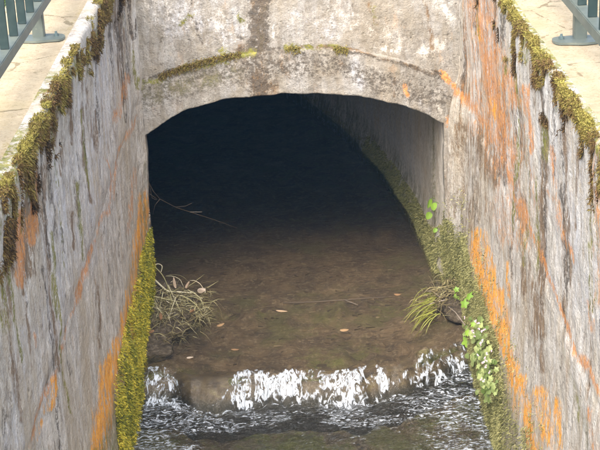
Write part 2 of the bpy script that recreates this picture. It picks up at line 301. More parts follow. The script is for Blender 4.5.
HEADW = dict(
 moss=[([(178, 72), (205, 62), (232, 53), (255, 50)], 3, 1.), ([(285, 49), (300, 51), (340, 48)], 3, .75), ([(180, 25), (192, 14)], 2.5, .8), ([(240, 15), (241, 20)], 3, .9), ([(374, 8), (378, 26)], 4, .6), ([(142, 83), (160, 83), (178, 72)], 2, .9), ([(222, 50), (224, 56)], 4, 1.), ([(290, 47), (300, 49)], 3, .9), ([(133, 110), (141, 86)], 2, .9)],
 algae=[([(150, 95), (230, 68)], 12, .5), ([(190, 85), (235, 70)], 9, .6), ([(270, 8), (258, 48)], 9, .4)],
 brown=[([(262, 0), (261, 20), (258, 50)], 8, 1.25), ([(254, 52), (262, 90)], 13, .85), ([(240, 48), (262, 45)], 8, .9), ([(280, 62), (290, 78)], 4, .6), ([(338, 58), (343, 66)], 3, .7), ([(300, 50), (345, 49), (370, 52), (400, 62), (420, 68), (446, 74)], 1.6, 1.1), ([(395, 72), (393, 95)], 1.2, 1.), ([(402, 78), (407, 95)], 3, .75), ([(160, 95), (215, 72)], 6, .5), ([(455, 95), (452, 120)], 5, .8),
        ([(372, 5), (378, 25)], 4, .7), ([(425, 5), (432, 50)], 2, .8), ([(318, 75), (345, 72)], 4, .5), ([(235, 55), (238, 75)], 5, .6)],
 rust=[([(443, 73), (455, 85), (466, 98)], 2.5, 1.1), ([(404, 82), (407, 95)], 2.5, .8), ([(448, 118), (453, 128)], 4, .8), ([(460, 100), (470, 125)], 4, .9), ([(474, 0), (474, 40)], 4, .9), ([(463, 130), (470, 150)], 5, .8)],
 orange=[],
 pale=[([(150, 10), (235, 30)], 22, .5), ([(214, 20), (216, 28)], 5, .9), ([(275, 28), (273, 40)], 2, 1.1), ([(340, 15), (400, 40)], 18, .5), ([(440, 5), (448, 18)], 7, .8), ([(415, 55), (440, 45)], 6, .7), ([(375, 45), (400, 50)], 6, .8), ([(450, 70), (460, 60)], 3, .6), ([(263, 30), (258, 36)], 2.5, .9), ([(200, 78), (205, 85)], 4, .6), ([(437, 92), (440, 110)], 3, .8), ([(300, 62), (330, 60)], 8, .4)],
 blue=[([(170, 20), (240, 30)], 25, .7), ([(220, 60), (232, 85)], 5, .7), ([(285, 20), (330, 30)], 18, .6), ([(357, 62), (360, 85)], 7, .9), ([(395, 80), (430, 110)], 6, .5)],
 dark=[([(142, 84), (178, 72), (232, 54), (300, 50), (370, 53), (446, 77)], 2.4, 1.0), ([(262, 0), (261, 20), (258, 50)], 6.5, 2.2), ([(256, 50), (260, 90)], 9.5, 1.1), ([(243, 50), (262, 47)], 5, 1.1), ([(150, 96), (230, 70), (330, 64), (440, 98)], 15, .74), ([(160, 40), (240, 20)], 20, .36), ([(380, 20), (460, 60)], 22, .40), ([(160, 80), (240, 50)], 5, .7), ([(193, 0), (190, 14), (197, 25), (199, 45)], 1.2, .95), ([(190, 14), (180, 28)], 1.2, .8), ([(159, 20), (158, 50)], 1.8, .7), ([(161, 68), (164, 68)], 2, .9), ([(188, 32), (189, 42)], 1.8, .7), ([(235, 35), (242, 37)], 2, .7), ([(313, 78), (318, 79)], 2.5, .7), ([(308, 70), (312, 73)], 2, .6), ([(326, 73), (327, 76)], 2.5, .7), ([(355, 0), (352, 12)], 1.2, .8), ([(402, 30), (404, 45)], 2, .5), ([(339, 70), (340, 76)], 3, .6),
       ([(262, 60), (258, 85)], 8, .45), ([(210, 5), (213, 30)], 1.3, .5), ([(384, 70), (386, 80)], 2, .5), ([(430, 22), (434, 55)], 3, .4), ([(445, 20), (447, 50)], 2, .6), ([(262, 2), (263, 15)], 5, .6), ([(140, 20), (143, 60)], 1.3, .6), ([(353, 40), (354, 50)], 1.5, .8)],
)
def drips(S, side, seed):
    r = random.Random(seed)
    for i in range(58):
        Y = 5.0+5.0*r.random(); z0 = 2.52-(.9*r.random()**2 if i % 3 else 0.02); L = .15+1.0*r.random()**1.6
        X = -1.1 if side < 0 else 1.13
        def pix(Y, z):
            d = np.array([X, Y, z])-EYE; q = d@cF; return 300+FPX*(d@cR)/q, 225-FPX*(d@cU)/q
        k = r.choice(['brown', 'dark', 'dark', 'pale', 'brown', 'moss'])
        S[k].append(([pix(Y, z0), pix(Y+.02*r.uniform(-1, 1), z0-L*.5), pix(Y+.05*r.uniform(-1, 1), z0-L)], r.uniform(.8, 2.2), r.uniform(.55, 1.1)))
drips(LEFT, -1, 3); drips(RIGHT, 1, 8)
KEYS = ['moss', 'algae', 'brown', 'rust', 'orange', 'pale', 'blue', 'dark']

# ------------------------------------------------------------------ wing walls
Y_H = 10.06
def wall_profile(side):
    """returns list of (kind, X, z) along profile"""
    return None
def inner_x(side, Y, z):
    if side < 0:
        x = 1.10 - .02*sst(1.4, 1.6, z) - .02*sst(2.2, 2.5, z)
        x = x - sst(9.75, Y_H, Y)*.04*sst(.0, 1.1, z)
    else:
        x = 1.105 + .05*sst(.0, 1.4, z) - .018*sst(1.5, 2.5, z)
        x = x - sst(9.55, Y_H, Y)**1.5*.085*sst(1.75, 1.2, z)*sst(-.8, .6, z)
    jz = 1.475 + .03*(fbm(Y*1.3, side*3+0., seed=3)-.5)
    x = x + .010*fbm(Y*3, z, 4., seed=17)*np.exp(-((z-jz)/.014)**2)                # cast joint groove
    x = x + .006*sst(jz-.02, jz+.03, z)
    x = x - .020*(fbm(Y*3, z*3, side*7., o=5, seed=11, g=.6)-.5) - .012*(fbm(Y*16, z*16, 1., o=3, seed=19, g=.6)-.5)
    return x
def wing_wall(side):
    thick = .52
    Ys = np.concatenate([np.arange(-4, 4.6, .2), np.arange(4.6, Y_H-.004, .022), [Y_H-.004]])
    zs = np.concatenate([[-.6, -.4], np.arange(-.3, 2.50, .0165)])
    n = len(Ys)
    YY, ZZ = np.meshgrid(Ys, zs, indexing='ij')
    XX = inner_x(side, YY, ZZ)
    rows = [np.stack([XX*side, YY, ZZ], -1)]
    # rounded, chipped edge and ledge
    topx = inner_x(side, Ys, np.full(n, 2.49))
    chip = .020*sst(.45, .8, fbm(Ys*4, 0., seed=31, o=4, g=.65)) + .006
    us = np.concatenate([[.0, .25, .5, .75, 1.0], [1.0]])
    E = []
    for t in np.linspace(0.05, 1, 6):
        a = t*math.pi/2
        rr = .018+chip*1.4
        E.append(np.stack([(topx+rr*(1-math.cos(a)))*side, Ys, 2.56-rr*.9*(1-math.sin(a)) - 0*Ys], -1))
    ws = np.concatenate([np.arange(.06, thick, .022), [thick]])
    for w in ws:
        zz = 2.56 + .008*(fbm(Ys*5, w*5, seed=41, o=4)-.5) - .01*sst(thick-.02, thick, w)
        E.append(np.stack([(topx*0+inner_x(side, 0*Ys+5, 0*Ys+2.5)+w if False else (1.08 if side < 0 else 1.14)+w+0*Ys)*side, Ys, zz], -1))
    Wm = len(E)
    E.append(np.stack([((1.08 if side < 0 else 1.14)+thick+.004)*side+0*Ys, Ys, 0*Ys-.6], -1))
    P = np.concatenate([rows[0], np.stack(E, 1)], 1)
    a, b = P[..., 1], P[..., 2]
    D = a*math.cos(TH)+(H-b)*math.sin(TH)
    sa = 1.1*1500/np.maximum(D, 3)**2; sb = 1400/np.maximum(D, 3)
    S = LEFT if side < 0 else RIGHT
    Xp = -1.1 if side < 0 else 1.13
    at = {}
    inner = np.abs(P[..., 0]) < (1.15 if side < 0 else 1.21)
    for k in KEYS:
        at[k] = np.where(inner, brush(side_strokes(S.get(k, []), Xp), a, b, sa, sb, (H-b)*1500/np.maximum(D, 3)**2), 0)
    # keep going toward and past the camera with similar weathering
    near = sst(5.3, 4.9, a)
    edge = np.exp(-((2.5-b)/.12)**2)
    at['moss'] = np.maximum(at['moss'], np.where(inner, near*edge*sst(.4, .6, fbm(a*2, b, seed=5)), 0))
    at['moss'] = np.maximum(at['moss'], np.where(inner, near*sst(.35, .05, b)*.8, 0))
    nm = 'wing_wall'
    root = empty(nm, (side*1.35, 5, 0),
        'long weathered channel wall on the left, bluish grey with orange lichen above yellow-green moss' if side < 0 else
        'long weathered channel wall on the right, grey with salmon rust streaks and deep orange lichen', 'wall', 'channel side walls')
    nz = len(zs)+6
    me = grid_mesh('wall_face', P[:, :nz+1], {k: v[:, :nz+1] for k, v in at.items()}, flip=(side < 0))
    link('wall_face', me, M_wall, root)
    me = grid_mesh('ledge', P[:, nz:], {'moss': at['moss'][:, nz:]*0 + np.where(np.abs(P[:, nz:, 0]) < (1.17 if side < 0 else 1.23), .45, .0)*sst(.4, .6, fbm(P[:, nz:, 1]*3, 0, seed=8))}, flip=(side < 0))
    link('ledge', me, M_ledge, root)
    return root
wing_wall(-1); wing_wall(1)

# ------------------------------------------------------------------ headwall with arch
def intr(X):
    xs = [-1.05, -.95, -.8, -.5, -.03, .4, .73, .92, 1.035]; zs = [1.225, 1.31, 1.40, 1.475, 1.50, 1.465, 1.385, 1.30, 1.215]
    from numpy import interp
    return interp(X, xs, zs)
def smooth_curve(f, X, k=.06):
    return sum(f(X+d*k) for d in (-2, -1, 0, 1, 2))/5
def extr(X):
    xs = [-1.25, -1.05, -.8, -.5, -.01, .4, .73, 1.0, 1.16, 1.3]; zs = [1.47, 1.60, 1.69, 1.765, 1.80, 1.78, 1.70, 1.59, 1.46, 1.40]
    return np.interp(X, xs, zs)
def headwall():
    root = empty('headwall', (0, Y_H, 0), 'pale grey concrete headwall over the arch, with a dark brown stain running down its middle', 'wall')
    Xs = np.arange(-1.30, 1.3001, .014)
    xz = lambda X: smooth_curve(extr, X)
    def attrs(P):
        a, b = P[..., 0], P[..., 2]
        return {k: brush(front_strokes(HEADW.get(k, []), Y_H), a, b, 137+0*a, 137+0*a) for k in KEYS}
    # upper wall
    e = xz(Xs) + .012*(fbm(Xs*9, 2., seed=51)-.5)
    T = np.linspace(0, 1, 75)
    Z = e[:, None]+(2.62-e[:, None])*T
    X = np.repeat(Xs[:, None], len(T), 1)
    Y = Y_H + .02*(fbm(X*3, Z*3, seed=52, o=5, g=.6)-.5)+.01*(fbm(X*20, Z*20, seed=53, o=3)-.5)
    P = np.stack([X, Y, Z], -1)
    top = [np.stack([Xs, 0*Xs+Y_H+.36, 0*Xs+2.62], -1), np.stack([Xs, 0*Xs+Y_H+.36, e], -1)]
    bot = np.stack([Xs, 0*Xs+Y_H+.36, e], -1)
    P = np.concatenate([bot[:, None], P, top[0][:, None]], 1)
    link('upper_wall', grid_mesh('upper_wall', P, attrs(P), flip=True), M_head, root)
    # arch ring with jambs: protrudes a little, rough chipped intrados
    f = lambda X: smooth_curve(intr, X, .03)
    def ringcol(Xs, lo, nrow=34, jag=True, nofold=False):
        chip = .022*(fbm(Xs*12, 7., seed=61, o=4, g=.65)-.5) if jag else 0
        Lo = lo+chip; Hi = xz(Xs)+.012*(fbm(Xs*9, 2., seed=51)-.5)+.004
        Z = Lo[:, None]+(Hi-Lo)[:, None]*np.linspace(0, 1, nrow)
        X = np.repeat(Xs[:, None], nrow, 1)
        Y = Y_H-.028 + .02*(fbm(X*3, Z*3, seed=55, o=5, g=.6)-.5)+.012*(fbm(X*20, Z*20, seed=56, o=3)-.5)
        Z2 = [np.stack([Xs, 0*Xs+Y_H+.065, Lo+.002], -1)]
        Z3 = [np.stack([Xs, 0*Xs+Y_H+.065, Hi], -1)]
        P = np.stack([X, Y, Z], -1)
        lip = P[:, -1].copy(); lip[:, 1] += .008; lip[:, 2] += .006
        return np.concatenate([Z2[0][:, None], P, lip[:, None], Z3[0][:, None]], 1)
    parts = []
    xl, xr = -1.052, 1.036
    mid = np.linspace(xl, xr, 170)
    Pm = ringcol(mid, f(mid))
    V = [Pm.reshape(-1, 3)]; F = [grid_faces(*Pm.shape[:2], 0, True)]; off = V[0].shape[0]
    for (a, b, inner) in ((-1.30, xl, 1), (xr, 1.30, 0)):
        xs = np.linspace(a, b, 22)
        lo = np.full(22, -.6)
        Pj = ringcol(xs, lo, 130, jag=False)
        # taper jamb at left foot
        if inner:
            Pj[-1, :, 0] += -.075*sst(1.15, .0, Pj[-1, :, 2])
        e = -1 if inner else 0
        Pj[e, :, 0] += .010*(fbm(Pj[e, :, 2]*9, 3., seed=71, o=4)-.5)
        V.append(Pj.reshape(-1, 3)); F.append(grid_faces(*Pj.shape[:2], off, True)); off += V[-1].shape[0]
        # reveal
        edge = Pj[e, 1:-2]
        back = edge.copy(); back[:, 1] = Y_H+.075
        Q = np.stack([edge, back], 0)
        V.append(Q.reshape(-1, 3)); F.append(grid_faces(2, Q.shape[1], off, not inner)); off += V[-1].shape[0]
    V = np.concatenate(V); F = np.concatenate(F)
    at = attrs(V)
    jamb = np.abs(V[:, 0]) > 1.03
    at['algae'] = np.maximum(at['algae'], np.where(jamb & (V[:, 0] > 0), sst(.75, .2, V[:, 2])*.95, 0))
    at['moss'] = np.maximum(at['moss'], np.where(jamb, sst(.75, .0, V[:, 2])*.75, 0))
    at['orange'] = np.maximum(at['orange'], np.where(jamb & (V[:, 0] < 0), sst(1.1, .5, V[:, 2])*.6, 0))
    link('arch_ring', mesh_np('arch_ring', V, F, at), M_head, root)
headwall()

# ------------------------------------------------------------------ culvert tunnel, bending left
def xc(Y): return -.035*np.maximum(Y-Y_H, 0)**2
def tunnel():
    root = empty('culvert_tunnel', (0, 10.2, 0), 'dark arched concrete culvert tunnel bending left behind the headwall opening', 'tunnel')
    f = lambda X: smooth_curve(intr, X, .03)
    top = np.linspace(-1.05, 1.035, 70)
    prof = [(-1.15, z) for z in np.arange(-.4, 1.2, .04)] + [(x, f(x)) for x in top] + [(1.04, z) for z in np.arange(1.2, -.42, -.02)]
    prof = np.array(prof)
    Ys = np.concatenate([np.arange(Y_H+.02, 14, .045), np.arange(14, 22, .25)])
    n, m = len(Ys), len(prof)
    X = prof[None, :, 0]+xc(Ys)[:, None]; Z = np.repeat(prof[None, :, 1], n, 0); Y = np.repeat(Ys[:, None], m, 1)
    d = .03*(fbm(Y*2.5, Z*2.5, X*2.5, o=5, seed=81, g=.6)-.5)
    X = X + np.where(prof[None, :, 0] > 1.03, -d, np.where(prof[None, :, 0] < -1.05, d, 0)); Z = Z + np.where(np.abs(prof[None, :, 0]) < 1.04, d, 0)
    # lower part of the right wall has a rough mossy foot
    foot = sst(Y_H+.02, Y_H+.35, Y)*sst(.25, 0, Z)*(prof[None, :, 0] > 1.03)
    X = X - .05*foot*(.6+.8*fbm(Y*4, Z*4, seed=82))
    P = np.stack([X, Y, Z], -1)
    right = (prof[None, :, 0] > 1.03)*np.ones((n, 1))
    s = Y-Y_H
    at = {k: np.zeros((n, m)) for k in KEYS}
    at['pale'] = right*(np.exp(-((s-.20)/.19)**2)*1.3+.75*sst(.3, .6, s))  # pale strip at the mouth; deeper paleness stands in for light
    at['moss'] = right*np.exp(-((s-.62)/.16)**2)*.62 + foot*.85
    at['algae'] = np.maximum(right*np.exp(-((s-.75)/.35)**2)*.55, right*sst(.5, .1, Z)*.85)
    at['brown'] = right*sst(.7, 1.1, s)*sst(2.4, 1.4, s)*.22
    at['blue'] = sst(1.0, 2.0, s)*1.2+(1-right)*.8  # bluish tint painted in for the navy gloom further inside
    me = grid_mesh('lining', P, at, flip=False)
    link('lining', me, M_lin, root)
    outer = prof.copy(); 
    outer[:, 0] *= 1.19; outer[:, 1] = np.where(outer[:, 1] > 1.19, outer[:, 1]+.2, outer[:, 1])
    Yo = Ys[::4]
    Po = np.stack([outer[None, :, 0]+xc(Yo)[:, None], np.repeat(Yo[:, None], m, 1), np.repeat(outer[None, :, 1], len(Yo), 0)], -1)
    Po = Po[:, ::3]
    link('outer_shell', grid_mesh('outer_shell', Po, {k: np.zeros(Po.shape[:2]) for k in KEYS}, flip=True), M_head, root)
    # end, far round the bend
    end = MB().box((xc(22.)-2.0, 21.7, -.5), (xc(22.)+2.0, 22.1, 2.2)); o = end.build('end_wall', M_head, root)
tunnel()

# ------------------------------------------------------------------ ground
def ground():
    M = Mat('bank_grass_soil')
    n = M.noise(3, 6, .6); f = M.noise(40, 4, .7)
    c = M.ramp(n, [(.3, (.03, .05, .012)), (.6, (.06, .09, .025))]); c = M.mix(M.mr(f, .5, .7, 0, .5), c, (.09, .09, .04))
    mat = M.pbr(c, .95, M.bump(f, .5, .02), .1)
    b = MB(); S = 130
    z = 2.50
    for (x0, x1, y0, y1, zz) in ((-S, -1.595, -4, 10.07, z), (1.655, S, -4, 10.07, z), (-S, S, 10.40, S, z), (-S, S, -S, -4, z), (-S, -1.29, 10.07, 10.40, z), (1.29, S, 10.07, 10.40, z)):
        nx, ny = 2, 2
        b.add([(x0, y0, zz), (x1, y0, zz), (x1, y1, zz), (x0, y1, zz)], [(0, 1, 2, 3)])
    # channel end behind the camera, and sides of the fill
    b.add([(-1.7, -4, z), (1.7, -4, z), (1.7, -4, -.7), (-1.7, -4, -.7)], [(0, 1, 2, 3)])
    b.add([(-1.75, -4, -.55), (1.75, -4, -.55), (1.75, 24, -.55), (-1.75, 24, -.55)], [(0, 1, 2, 3)])
    tag(b.build('ground', mat), kind='structure')
ground()

# ------------------------------------------------------------------ stream bed and water
def ylip(X):
    xs = [-1.2, -1.0, -.86, -.75, -.6, -.35, 0, .3, .5, .7, .9, 1.0, 1.2]
    ys = [8.86, 8.86, 8.88, 8.73, 8.68, 8.76, 8.715, 8.66, 8.75, 8.84, 8.99, 9.10, 9.16]
    return np.interp(X, xs, ys)
DROP = .115
YL = lambda X: (ylip(X-.03)+ylip(X)+ylip(X+.03))/3+.06*(fbm(np.asarray(X)*5, 3.3, seed=140, o=3)-.5)
def bed():
    M = Mat('silt_and_gravel_bed')
    n = M.noise(5, 7, .7, dist=.6); f = M.noise(30, 6, .7); g = M.noise(2.2, 4, .6); v = M.voro(18)
    st = M.noise(9, 6, .7, vec=M.obj((.35, 1.5, 1), (1, 2, 0)), dist=1.2)
    c = M.ramp(n, [(.28, (.030, .024, .017)), (.5, (.11, .080, .048)), (.72, (.20, .15, .095))])
    c = M.mix(M.mr(f, .5, .68, 0, .6), c, (.30, .25, .18))
    c = M.mix(M.mr(st, .54, .66, 0, .65), c, (.045, .03, .018))
    c = M.mix(M.mr(g, .52, .66, 0, .6), c, (.09, .10, .03))
    c = M.mix(M.mr(v, .0, .22, .45, 0), c, (.30, .24, .17))
    c = M.mix(mask(M, 'algae', n, .9), c, M.ramp(f, [(.3, (.04, .05, .012)), (.7, (.16, .17, .05))]))
    mat = M.pbr(c, .9, M.bump(M.math('ADD', f, n), .7, .02), .3)
    Xs = np.arange(-1.35, 1.351, .02); Ys = np.concatenate([np.arange(-4, 7.2, .25), np.arange(7.2, 10.4, .02), np.arange(10.4, 22, .12)])
    Y, X = np.meshgrid(Ys, Xs, indexing='ij')
    up = sst(0, .10, Y-(YL(X)-.10))
    Z = -.36+.24*up + .05*(fbm(X*2.5, Y*2.5, seed=91, o=5)-.5) + .025*(fbm(X*9, Y*9, seed=92, o=4)-.5)*(1+2*(Y < 10))
    Z = Z + .055*up*sst(.9, .0, np.abs(Y-YL(X)-.02)) 
    lump = sst(.62, .8, fbm(X*5, Y*5, 3., seed=93, o=2))*.05*(Y > 8.9)
    Z = Z+lump
    # silt bank against the walls
    Z = Z + .10*np.exp(-((X+1.08)/.22)**2)*np.exp(-((Y-9.8)/.5)**2) + .14*np.exp(-((X-1.1)/.2)**2)*np.exp(-((Y-9.55)/.3)**2)
    P = np.stack([X+xc(Y), Y, Z], -1)
    dk = sst(.05, -.05, Y-YL(X))
    al = dk*.55+sst(.5, .7, fbm(X*2.2, Y*2.2, 4., seed=95))*.6 + .5*np.exp(-((Y-YL(X))/.08)**2)
    tag(link('stream_bed', grid_mesh('stream_bed', P, {'algae': al}), mat), kind='structure')
bed()

def water():
    M = Mat('stream_water_surface')
    fr = M.n('ShaderNodeFresnel'); fr.inputs['IOR'].default_value = 1.33
    nb = M.bump(M.noise(22, 4, .6, vec=M.obj((.6, 1.6, 1)), dist=.5), .25, .012)
    calm = M.attr('chop')
    q = M.n('ShaderNodeBump'); M.l(M.noise(60, 4, .65, vec=M.obj((.7, 1.5, 1)), dist=.8), q.inputs['Height'])
    q.inputs['Distance'].default_value = .012; M.l(M.math('MULTIPLY', calm, .9), q.inputs['Strength']); M.l(nb, q.inputs['Normal'])
    nb = q.outputs[0]
    M.l(nb, fr.inputs['Normal'])
    tr = M.n('ShaderNodeBsdfTransparent'); M.set(tr.inputs[0], M.mix(calm, (.90, .86, .77), (.80, .80, .74)))
    gl = M.n('ShaderNodeBsdfGlossy'); gl.inputs['Roughness'].default_value = .06; M.l(nb, gl.inputs['Normal'])
    ms = M.n('ShaderNodeMixShader'); M.l(M.math('MULTIPLY', fr.outputs[0], 1.1), ms.inputs[0]); M.l(tr.outputs[0], ms.inputs[1]); M.l(gl.outputs[0], ms.inputs[2])
    mud = M.n('ShaderNodeBsdfDiffuse'); mud.inputs[0].default_value = (.17, .155, .135, 1)     # silt tint that also paints in the grey surface sheen
    mt = M.n('ShaderNodeMixShader'); M.l(M.mr(M.attr('chop'), 0, 1, .12, .04), mt.inputs[0]); M.l(tr.outputs[0], mt.inputs[1]); M.l(mud.outputs[0], mt.inputs[2])
    M.l(mt.outputs[0], ms.inputs[1])
    # white water and sky reflections, both painted as streaks
    fs = M.noise(1, 2, .55, vec=M.obj((20, 8, 8)), dist=1.6)       # strands drawn out along the flow
    fd = M.noise(1, 3, .6, vec=M.obj((24, 62, 20), (3, 1, 2)), dist=1.3)    # wavelet crests across it
    vv = M.math('ADD', M.attr('foam_glint'), M.math('MULTIPLY', M.math('SUBTRACT', fs, .5), 2.4))
    f1 = M.math('MULTIPLY', M.mr(vv, .50, .86), M.mr(M.attr('foam_glint'), .04, .2))
    vv = M.math('ADD', M.attr('froth_glint'), M.math('MULTIPLY', M.math('SUBTRACT', fd, .5), 2.2))
    f2 = M.math('MULTIPLY', M.mr(vv, .50, .95), M.mr(M.attr('froth_glint'), .04, .15, 0, .85))
    vn = M.noise(1, 1, .5, vec=M.obj((30, 8, 8), (9, 9, 9)), dist=2.0)
    vein = M.mr(M.math('ABSOLUTE', M.math('SUBTRACT', vn, .5)), .008, .055)
    f1 = M.math('MULTIPLY', f1, vein)
    ff = M.math('MAXIMUM', f1, f2)
    fo = M.n('ShaderNodeBsdfPrincipled'); fo.inputs['Base Color'].default_value = (.50, .56, .62, 1); fo.inputs['Roughness'].default_value = .25
    fo.inputs['Specular IOR Level'].default_value = .6
    M.l(M.bump(M.math('ADD', fs, fd), .5, .01), fo.inputs['Normal'])
    m2 = M.n('ShaderNodeMixShader'); M.l(M.math('MULTIPLY', ff, .82), m2.inputs[0]); M.l(ms.outputs[0], m2.inputs[1]); M.l(fo.outputs[0], m2.inputs[2])
    M.l(m2.outputs[0], M.out.inputs[0])
    Xs = np.arange(-1.24, 1.2401, .0055)
    Ys = np.concatenate([np.arange(-4, 7.6, .2), np.arange(7.6, 9.3, .0055), np.arange(9.3, 10.3, .02), np.arange(10.3, 21.9, .12)])
    Y, X = np.meshgrid(Ys, Xs, indexing='ij')
    L = YL(X)
    s = L-Y                                           # distance past the lip, downstream
    fall = sst(-.04, .19, s)
    Z = -DROP*fall
    on = sst(-.08, .05, s)*sst(.36, .2, s)
    st = fbm(X*26+1.2*fbm(X*5, Y*6, seed=3), Y*4, seed=101, o=3)-.5
    st2 = fbm(X*11+.8*fbm(X*3, Y*4, seed=5), Y*5, seed=102, o=2)-.5
    Z = Z + (.026*st+.05*st2)*on
    ch = sst(.13, .22, s)
    dec = ch*np.clip(1.15-.55*np.clip((s-.25)/.7, 0, 1), 0, 2)
    side = .55+.6*sst(.35, .95, np.abs(X+.05))
    w = (fbm(X*11+1.5*fbm(X*3, Y*3, seed=7), Y*24, seed=103, o=4, g=.6)-.5)
    w2 = (fbm(X*5-Y*4, Y*12+X*2, seed=104, o=3)-.5)
    Z = Z + dec*side*(.040*w+.035*w2)
    Z = Z - .022*np.exp(-((s-.21)/.045)**2) + .012*np.exp(-((s-.40)/.07)**2)*fbm(X*4, 1., seed=133)
    Z = Z + sst(.3, -.1, s)*.004*(fbm(X*6, Y*10, seed=106, o=3)-.5)*sst(11, 9, Y)
    P = np.stack([X+xc(Y), Y, Z], -1)
    # aerated water plus painted sky glints on the fall: dense where the photo shows white, none between
    def bumpx(c, wd): return np.exp(-((X-c)/wd)**4)
    body = np.maximum.reduce([.72*bumpx(-.93, .13), .50*bumpx(-.56, .07), .62*bumpx(-.42, .09), .92*bumpx(-.12, .24), .80*bumpx(.12, .16), .70*bumpx(.30, .10), .60*bumpx(.56, .13), .80*bumpx(.50, .06), .58*bumpx(.78, .15), .60*bumpx(1.0, .14)])
    band = sst(.0, .05, s)*sst(.20, .12, s)
    edge = np.clip(.5+1.7*(fbm(X*5, 3., seed=107, o=4)-.5), 0, 1)
    band = sst(-.15+.22*edge, -.07+.22*edge, s)*sst(.23, .12, s+.16*(edge-.5))
    wide = sst(.62, .8, np.abs(X-.05))               # churn is longer at both sides
    band = np.maximum(band, wide*sst(-.05, .05, s)*sst(.40, .2, s))
    foam_glint = .90*body*band*(.6+.8*sst(.3, .62, fbm(X*7, Y*14, seed=131, o=3)))
    fr_ = ch*(.40+.16*np.exp(-((s-.33)/.08)**2)+.26*sst(.55, .20, s-.10)+.14*wide)*(1-.5*sst(.45, .75, s)*sst(.75, .3, np.abs(X-.1)))
    foam_glint2 = .93*fr_*(.45+.75*sst(.32, .60, fbm(X*4, Y*9, seed=109, o=3)+.08*wide))*1.1  # pale sky reflections on the chop painted in with the broken water
    foam_glint2 = np.maximum(foam_glint2, wide*on*.36)
    foam_glint2 = np.minimum(foam_glint2, .56)
    chop = np.clip(ch+on*.5, 0, 1)
    tag(link('stream_water', grid_mesh('stream_water', P, {'foam_glint': foam_glint, 'froth_glint': foam_glint2, 'chop': chop}), M.m), kind='structure')
water()

# sill the water falls over
def sill():
    M = Mat('wet_mossy_sill_stone')
    n = M.noise(14, 6, .7); f = M.noise(50, 4, .7)
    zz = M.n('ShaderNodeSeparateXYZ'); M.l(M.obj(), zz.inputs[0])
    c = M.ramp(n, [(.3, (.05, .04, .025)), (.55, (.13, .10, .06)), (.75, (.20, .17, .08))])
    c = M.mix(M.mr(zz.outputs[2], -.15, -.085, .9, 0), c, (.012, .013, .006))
    mat = M.pbr(c, .5, M.bump(f, .7, .01), .5)
    Xs = np.arange(-1.2, 1.21, .015); n = len(Xs)
    prof = [(.30, -.5), (.30, -.09), (.10, -.060), (.0, -.062), (-.05, -.090), (-.12, -.150), (-.15, -.20), (-.16, -.27), (-.15, -.5)]
    P = np.zeros((len(prof), n, 3))
    for i, (dy, z) in enumerate(prof):
        r = fbm(Xs*7, i*1.3, seed=120+i, o=3)-.5
        P[i] = np.stack([Xs, YL(Xs)+dy+.05*r, z+.018*r+0*Xs], -1)
    o = link('weir_sill', grid_mesh('weir_sill', P), mat)
    tag(o, 'dark mossy stone sill across the stream under the little waterfall', 'weir')
sill()

# ------------------------------------------------------------------ moss, as many small blades
def tint_mat(name, stops, rough=.8, tr=0.):
    M = Mat(name); c = M.ramp(M.attr('tint'), stops)
    m = M.pbr(c, rough, None, .25)
    return m
def blades(P, D, L, W, tint, curl=.3):
    """P,D (n,3); two-segment tapered blades"""
    n = len(P); D = D/np.linalg.norm(D, axis=1, keepdims=True)
    side = np.cross(D, rng.normal(size=(n, 3))); side /= np.linalg.norm(side, axis=1, keepdims=True)
    g = np.array([0, 0, -1.])*curl
    L = L[:, None]; W = W[:, None]
    a, b = P-side*W*.5, P+side*W*.5
    m = P+D*L*.55; c, d = m+side*W*.42, m-side*W*.42
    D2 = D+g; e = m+D2*L*.45
    e1, e2 = e+side*W*.12, e-side*W*.12
    V = np.stack([a, b, c, d, e1, e2], 1).reshape(-1, 3)
    o = np.arange(n)[:, None]*6
    F = np.concatenate([o+np.array([0, 1, 2, 3]), o+np.array([3, 2, 4, 5])])
    return V, F, np.repeat(tint, 6)
def moss_on_side(side):
    S = LEFT if side < 0 else RIGHT; Xp = -1.1 if side < 0 else 1.13
    N = 420000
    Y = 4.9+rng.random(N)*(Y_H-4.9); z = -.12+rng.random(N)*2.68
    # denser sampling of the edge and of the foot
    N2 = 150000; Y2 = 4.9+rng.random(N2)*(Y_H-4.9); z2 = 2.56-.30*rng.random(N2)**1.5
    N3 = 90000; Y3 = 7.6+rng.random(N3)*(Y_H-7.6); z3 = -.15+.7*rng.random(N3)
    return S, Xp, (Y, z), (Y2, z2), (Y3, z3)
def side_mask(S, key, Xp, Y, z):
    D = Y*math.cos(TH)+(H-z)*math.sin(TH)
    return brush(side_strokes(S[key], Xp), Y, z, 1.1*1500/D**2, 1400/D, (H-z)*1500/D**2)
M_moss = tint_mat('moss_blades', [(0, (.035, .022, .010)), (.3, (.12, .072, .028)), (.6, (.15, .120, .03)), (1, (.24, .215, .05))])
M_foot = tint_mat('bright_foot_moss', [(0, (.04, .05, .01)), (.35, (.17, .18, .025)), (.7, (.40, .35, .035)), (1, (.60, .47, .06))])
M_fuzz = tint_mat('olive_foot_moss', [(0, (.05, .055, .02)), (.5, (.18, .18, .07)), (1, (.34, .33, .15))])
